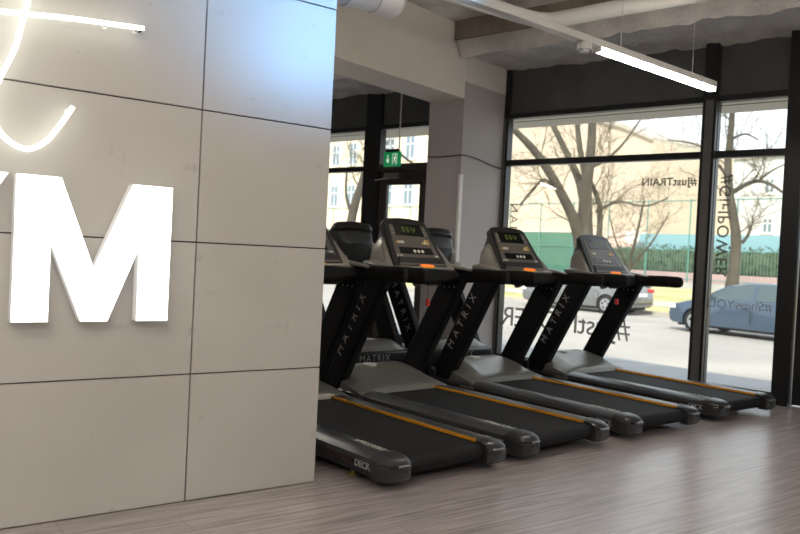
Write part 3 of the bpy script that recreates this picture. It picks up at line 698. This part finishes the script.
# trees
def tree(name, label, limbs, seed, twigs=7, reach=2.2):
    rnd = random.Random(seed); e = empty(name); b = limbs[0][0]; e.location = (b[0], b[1], b[2])
    inv = Matrix.Translation(-Vector(b[:3]))
    g = G(); g.m = inv; t = G(); t.m = inv
    def twig(p, d, L, r, lvl):
        pts = [p]; rr = [r]; n = 5; q = p.copy(); dd = d.copy()
        for k in range(n):
            dd = (dd + Vector([rnd.uniform(-.28, .28) for _ in range(3)]) + Vector((0, 0, .05))).normalized(); q = q + dd * (L / n); pts.append(q.copy()); rr.append(r * (1 - .8 * (k + 1) / n))
            if lvl > 0:
                for _ in range(2 if rnd.random() < .6 else 1):
                    nd = (dd + Vector([rnd.uniform(-.9, .9) for _ in range(3)])).normalized(); twig(q.copy(), nd, L * rnd.uniform(.35, .6), r * .5, lvl - 1)
        t.tube(pts, rr, 4 if lvl < 2 else 5, caps=False)
    for li, l in enumerate(limbs):
        pts = smooth_path([p[:3] for p in l], 4); rr = []
        for i in range(len(l) - 1):
            for k in range(4): rr.append(l[i][3] + (l[i + 1][3] - l[i][3]) * k / 4)
        rr.append(l[-1][3])
        rr = [r * (1 + .08 * noise.noise(p * 2.)) for r, p in zip(rr, pts)]
        g.tube(pts, rr, 12)
        for i, p in enumerate(pts):
            if i < 8 and li == 0: continue
            if i % 2 == 0 or rr[i] < .15:
                if rnd.random() < twigs / 10:
                    ax = (pts[min(i + 1, len(pts) - 1)] - pts[max(0, i - 1)]).normalized()
                    nd = (ax * .5 + Vector([rnd.uniform(-1, 1), rnd.uniform(-1, 1), rnd.uniform(-.3, 1)])).normalized()
                    twig(p.copy(), nd, reach * rnd.uniform(.6, 1.2), min(.03, rr[i] * .35), 2)
    g.build('trunk', 'bark', e, ang=60); t.build('twigs', 'twig', e, ang=60)
    return tag(e, label, 'tree')
BIG = [
  [(27.44, 23.41, -0.60, 0.623), (27.41, 23.44, 0.93, 0.485), (27.35, 23.47, 2.18, 0.416), (27.34, 23.48, 3.31, 0.329), (27.33, 23.49, 4.44, 0.277), (27.41, 23.42, 5.79, 0.216), (27.44, 23.42, 7.13, 0.182), (27.37, 23.47, 8.70, 0.130), (27.37, 23.47, 10.27, 0.087)],
  [(27.31, 23.52, 1.74, 0.338), (26.72, 23.51, 2.96, 0.251), (25.94, 23.63, 4.10, 0.216), (25.23, 23.88, 5.14, 0.199), (24.42, 24.17, 6.07, 0.165), (23.33, 24.55, 6.96, 0.130), (21.76, 24.68, 7.96, 0.104)],
  [(27.33, 23.49, 3.76, 0.234), (27.47, 24.11, 5.02, 0.182), (27.41, 24.87, 6.26, 0.147), (27.14, 25.52, 7.53, 0.130), (27.18, 26.50, 9.08, 0.104)],
  [(27.31, 23.51, 4.89, 0.147), (27.40, 24.02, 6.28, 0.130), (27.41, 24.31, 7.68, 0.113), (27.48, 24.55, 9.32, 0.087)],
  [(27.93, 23.77, 1.20, 0.199), (28.61, 23.72, 2.24, 0.147), (28.82, 23.86, 3.42, 0.130), (28.71, 23.93, 4.12, 0.113), (28.37, 24.18, 5.02, 0.104)],
  [(27.44, 23.41, 5.44, 0.087), (27.96, 23.03, 5.82, 0.069), (28.55, 22.60, 6.54, 0.052), (29.64, 22.53, 7.80, 0.043)],
  [(25.87, 23.69, 4.14, 0.087), (25.56, 24.35, 4.76, 0.069), (25.38, 24.92, 4.31, 0.052), (24.97, 25.23, 3.61, 0.043)],
  [(28.66, 23.97, 3.55, 0.087), (29.47, 23.38, 4.07, 0.052), (30.49, 22.63, 3.94, 0.043), (31.33, 22.02, 4.36, 0.035)]]
TR = [
  [(26.24, 15.59, -0.57, 0.254), (26.24, 15.59, 0.38, 0.231), (26.30, 15.55, 1.47, 0.192), (26.29, 15.56, 2.44, 0.169), (26.14, 15.67, 3.33, 0.154), (26.00, 15.77, 4.23, 0.139), (25.94, 15.82, 5.12, 0.123), (25.97, 15.79, 6.19, 0.108), (25.98, 15.79, 7.27, 0.092), (25.96, 15.80, 8.35, 0.069)],
  [(26.14, 15.67, 3.98, 0.092), (26.18, 15.26, 4.22, 0.077), (26.34, 14.87, 4.36, 0.069), (26.44, 14.41, 4.21, 0.054), (26.64, 14.01, 3.89, 0.038), (27.04, 13.72, 3.78, 0.023)],
  [(26.34, 14.87, 4.36, 0.054), (26.77, 14.70, 4.71, 0.038), (27.54, 14.64, 5.04, 0.023), (28.02, 14.29, 5.32, 0.023)],
  [(25.96, 15.80, 4.48, 0.069), (26.00, 16.15, 4.89, 0.054), (25.75, 16.60, 5.52, 0.038), (25.72, 17.26, 5.83, 0.031), (25.05, 17.74, 5.89, 0.023)],
  [(25.96, 15.80, 5.84, 0.054), (26.38, 15.49, 6.08, 0.038), (26.77, 15.20, 5.89, 0.023)],
  [(26.48, 15.42, 2.17, 0.069), (26.69, 15.27, 2.57, 0.038), (26.75, 15.22, 3.19, 0.023)]]
TL = [
  [(12.70, 20.45, -0.58, 0.231), (12.83, 20.35, 0.83, 0.177), (12.87, 20.32, 1.67, 0.156), (12.96, 20.26, 2.50, 0.136), (13.13, 20.13, 3.31, 0.116), (13.27, 20.03, 4.00, 0.102), (13.46, 19.89, 4.93, 0.082), (13.67, 19.74, 5.86, 0.061)],
  [(12.92, 20.29, 2.28, 0.061), (12.75, 20.41, 2.89, 0.041), (12.74, 20.42, 3.66, 0.034)],
  [(13.34, 19.98, 4.31, 0.054), (13.91, 19.56, 4.28, 0.041), (14.64, 19.64, 4.03, 0.034), (15.29, 19.79, 3.82, 0.020)]]
tree('bare_tree', 'large bare tree with forked thick trunk behind the silver car', BIG, 3, 4, 2.6)
tree('bare_tree', 'slim bare tree with side branch behind the blue car', TR, 8, 2, 1.4)
tree('bare_tree', 'leaning pale tree trunk seen left of the exit door', TL, 5, 4, 1.6)
YS = [[(33.4,25.6,-.4,.10), (33.5,25.6,1.2,.085), (33.8,25.5,2.8,.07), (34.0,25.3,4.6,.04)], [(33.5,25.6,1.0,.07), (34.4,25.0,2.4,.05), (35.2,24.6,4.0,.03)], [(33.5,25.6,.8,.06), (32.9,26.1,2.4,.04), (32.6,26.4,3.8,.03)]]
tree('bare_shrub', 'thin multi-stemmed bare shrub right of the large tree', YS, 11, 7, 1.8)

# cars
def car(label, paint, L, origin, ang, W=1.78, roof=1.45, hatch=False):
    """local x runs backwards from the front bumper, y = car left side is -y"""
    e = empty('parked_car', origin, ang); hw = W / 2; wr = .325
    wx = (.88, L - .92 if not hatch else L - .98)
    def hwid(x):
        t = min(x, L - x); return hw * (1 - .16 * max(0, 1 - t / .55) ** 2)
    prof = [(.02, .30), (.0, .48), (.04, .64), (.22, .76), (.65, .88), (1.05, .955), (1.9, .975), (3.0, .99), (L - .5, 1.03), (L - .16, 1.0), (L - .06, .80), (L, .58), (L - .02, .36), (L - .12, .26)]
    def arch(c): return [(c + (wr + .06) * math.cos(a), .30 + (wr + .06) * math.sin(a)) for a in [PI * k / 10 for k in range(11)] if .30 + (wr + .06) * math.sin(a) >= .2]
    bot = []
    for c in (wx[1], wx[0]): bot += [(c + wr + .06, .22)] + arch(c) + [(c - wr - .06, .22)]
    poly = prof + bot + [(.14, .24)]
    rings = []
    for k, sc in ((-1, .985), (-1, 1), (1, 1), (1, .985)):
        pass
    g = G(); mid = [(x, .62) for x, z in poly]
    def yo(x, z): return hwid(x) * (1 - .10 * max(0, (z - .72)) / .3 - .05 * max(0, (.45 - z)) / .25)
    rings = [[(x, -yo(x, z), z) for x, z in poly], [(x, yo(x, z), z) for x, z in poly]]
    n = len(poly)
    bm = bmesh.new(); vl = [bm.verts.new(p) for p in rings[0]]; vr = [bm.verts.new(p) for p in rings[1]]
    bm.faces.new(vl); bm.faces.new(vr[::-1])
    for i in range(n): bm.faces.new((vl[i], vr[i], vr[(i + 1) % n], vl[(i + 1) % n]))
    bmesh.ops.recalc_face_normals(bm, faces=bm.faces); bmesh.ops.triangulate(bm, faces=[f for f in bm.faces if len(f.verts) > 4])
    me = bpy.data.meshes.new('body'); bm.to_mesh(me); bm.free(); me.materials.append(M[paint])
    body = bpy.data.objects.new('body', me); C.objects.link(body); body.parent = e
    b = body.modifiers.new('bevel', 'BEVEL'); b.width = .035; b.segments = 3; b.limit_method = 'ANGLE'; b.angle_limit = R(50)
    me.polygons.foreach_set('use_smooth', [True] * len(me.polygons)); me.set_sharp_from_angle(angle=R(50))
    # cabin
    xr = L - .25 if hatch else L - .55
    cab = [(.95, .94), (1.78, roof - .09), (2.25, roof - .01), (2.9, roof), (xr - .55, roof - .04), (xr - .35, roof - .10), (xr + .05, 1.0)]
    def cy(z): return hw * (.90 - .20 * (z - .95) / (roof - .95))
    g = G(); g.loft([[(x, -cy(z), z) for x, z in cab], [(x, cy(z), z) for x, z in cab]]); g.build('glasshouse', 'carglass', e, bevel=.03, ang=40)
    g = G(); up = cab[1:6]
    rings = [[(x, -cy(z) * 1.01, z - .035), (x, -cy(z) * .93, z + .014), (x, 0, z + .022), (x, cy(z) * .93, z + .014), (x, cy(z) * 1.01, z - .035)] for x, z in up]
    g.loft(rings); g.build('roof', paint, e, ang=60)
    for sy in (-1, 1):
        for (a, b_, w) in ((cab[0], cab[1], .06), ((2.45, .96), (2.5, roof - .03), .05), ((xr - .75, 1.0), (xr - .62, roof - .05), .05), ((xr + .0, 1.0), (xr - .38, roof - .09), .16)):
            G().loft([[(p[0] - w, sy * (cy(p[1]) + .006), p[1]), (p[0] + w, sy * (cy(p[1]) + .006), p[1]), (p[0] + w, sy * (cy(p[1]) - .04), p[1]), (p[0] - w, sy * (cy(p[1]) - .04), p[1])] for p in (a, b_)]).build('pillar', paint, e, smooth=False)
        g = G(); g.box(1.22, 1.36, min(sy * (hw - .05), sy * (hw + .15)), max(sy * (hw - .05), sy * (hw + .15)), .98, 1.11); g.build('door_mirror', paint, e, bevel=.03)
        yy = sy * (hw + .002)
        for x in (1.25, 2.42, 3.45): G().box(x, x + .012, min(yy, sy * (hw - .02)), max(yy, sy * (hw - .02)), .38, .76).build('door_seam', 'joint', e, smooth=False)
        for x in (2.2, 3.22): G().box(x, x + .17, min(sy * (hw - .03), sy * (hw + .018)), max(sy * (hw - .03), sy * (hw + .018)), .80, .825).build('door_handle', paint, e, bevel=.008)
        g = G(); g.box(-.0, .38, min(sy * (hw - .42), sy * (hw - .055)), max(sy * (hw - .42), sy * (hw - .055)), .62, .76); g.build('head_lamp', 'headlamp', e, bevel=.04)
        g = G(); g.box(L - .30, L - .035, min(sy * (hw - .40), sy * (hw - .045)), max(sy * (hw - .40), sy * (hw - .045)), .80, .94); g.build('tail_lamp', 'tail', e, bevel=.03)
        for x in wx:
            w_ = G(); w_.tube([(x, sy * (hw - .21), .325), (x, sy * (hw - .19), .325), (x, sy * (hw - .03), .325), (x, sy * (hw - .01), .325)], [.30, .325, .325, .30], 28); wh = w_.build('wheel', 'tyre', e, ang=40)
            w_ = G(); w_.tube([(x, sy * (hw - .03), .325), (x, sy * (hw - .004), .325)], [.20, .215], 24)
            w_.build('rim', 'rim', wh)
            w_ = G()
            for k in range(5):
                a = 2 * PI * k / 5 + .3; c_ = Vector((x + .125 * math.cos(a), 0, .325 + .125 * math.sin(a))); w_.tube([(c_.x, sy * (hw - .006), c_.z), (c_.x, sy * (hw - .0), c_.z)], .045, 10)
            w_.build('rim_openings', 'tyre', wh)
    g = G(); g.box(L - .03, L + .012, -.26, .26, .66, .78); g.build('number_plate', 'plate', e, bevel=.004)
    g = G(); g.box(L - .12, L + .012, -hw * .8, hw * .8, .40, .415); g.box(.02, .1, -.55, .55, .34, .50); g.build('grille_and_bumper_seam', 'joint', e, bevel=.004)
    g = G(); g.box(.3, L - .3, -hw + .15, hw - .15, .17, .3); g.build('underbody', 'tyre', e, smooth=False)
    return tag(e, label, 'car')
def place(front_s, u_left, hdeg, L, W=1.78):
    """front left corner given in street coordinates"""
    hv = heading(hdeg); left = Vector((-hv.y, hv.x, 0))
    p = SM @ Vector((u_left, front_s, 0)); c = p - left * (W / 2)
    return (c.x, c.y, GZ), math.atan2(-hv.y, -hv.x)
o, a = place(12.28, 19.95, -39.4, 4.45); car('blue parked car with its nose showing right of the window mullion', 'blue', 4.45, o, a)
o, a = place(20.45, 22.9, -44, 4.75); car('silver parked estate car seen from its rear corner between treadmill uprights', 'silver', 4.75, o, a, hatch=True, roof=1.47)

# ------------------------------------------------------------------ light
w = bpy.data.worlds.new('sky'); bpy.context.scene.world = w; w.use_nodes = True
bg = w.node_tree.nodes['Background']
sky = w.node_tree.nodes.new('ShaderNodeTexSky'); sky.sky_type = 'HOSEK_WILKIE'; sky.turbidity = 4; sky.ground_albedo = .4
sun_dir = (SN * -.80 + SA * -.45 + Vector((0, 0, .82))).normalized()
sky.sun_direction = sun_dir
mx = w.node_tree.nodes.new('ShaderNodeMix'); mx.data_type = 'RGBA'; mx.inputs[0].default_value = .75
mx.inputs[7].default_value = (.88, .93, 1.0, 1)
w.node_tree.links.new(sky.outputs[0], mx.inputs[6]); w.node_tree.links.new(mx.outputs[2], bg.inputs['Color'])
bg.inputs['Strength'].default_value = 1.35
sl = bpy.data.lights.new('sun', 'SUN'); sl.energy = 2.9; sl.color = (1, .93, .82); sl.angle = R(1.)
so = bpy.data.objects.new('sun', sl); C.objects.link(so); so.rotation_euler = (-sun_dir).to_track_quat('-Z', 'Y').to_euler(); so.location = (0, 0, 20)

# ------------------------------------------------------------------ camera
cam = bpy.data.cameras.new('camera'); co = bpy.data.objects.new('camera', cam); C.objects.link(co)
cam.sensor_width = 36; cam.lens = 779 / 800 * 36; cam.clip_start = .05; cam.clip_end = 500
roll = math.atan(.05); pitch = math.atan(14 * math.cos(roll) / 779)
Fv = F0 * math.cos(pitch) - Vector((0, 0, 1)) * math.sin(pitch); Uv = Vector((0, 0, 1)) * math.cos(pitch) + F0 * math.sin(pitch)
X = R0 * math.cos(roll) + Uv * math.sin(roll); Y = Uv * math.cos(roll) - R0 * math.sin(roll)
mt = Matrix((X, Y, -Fv)).transposed().to_4x4(); mt.translation = (0, 0, CAMH); co.matrix_world = mt
cam.dof.use_dof = True; cam.dof.focus_distance = 4.2; cam.dof.aperture_fstop = 3.2
bpy.context.scene.camera = co
vs_ = bpy.context.scene.view_settings
vs_.view_transform = 'Standard'; vs_.look = 'None'; vs_.exposure = .95; vs_.gamma = 1; vs_.use_curve_mapping = False
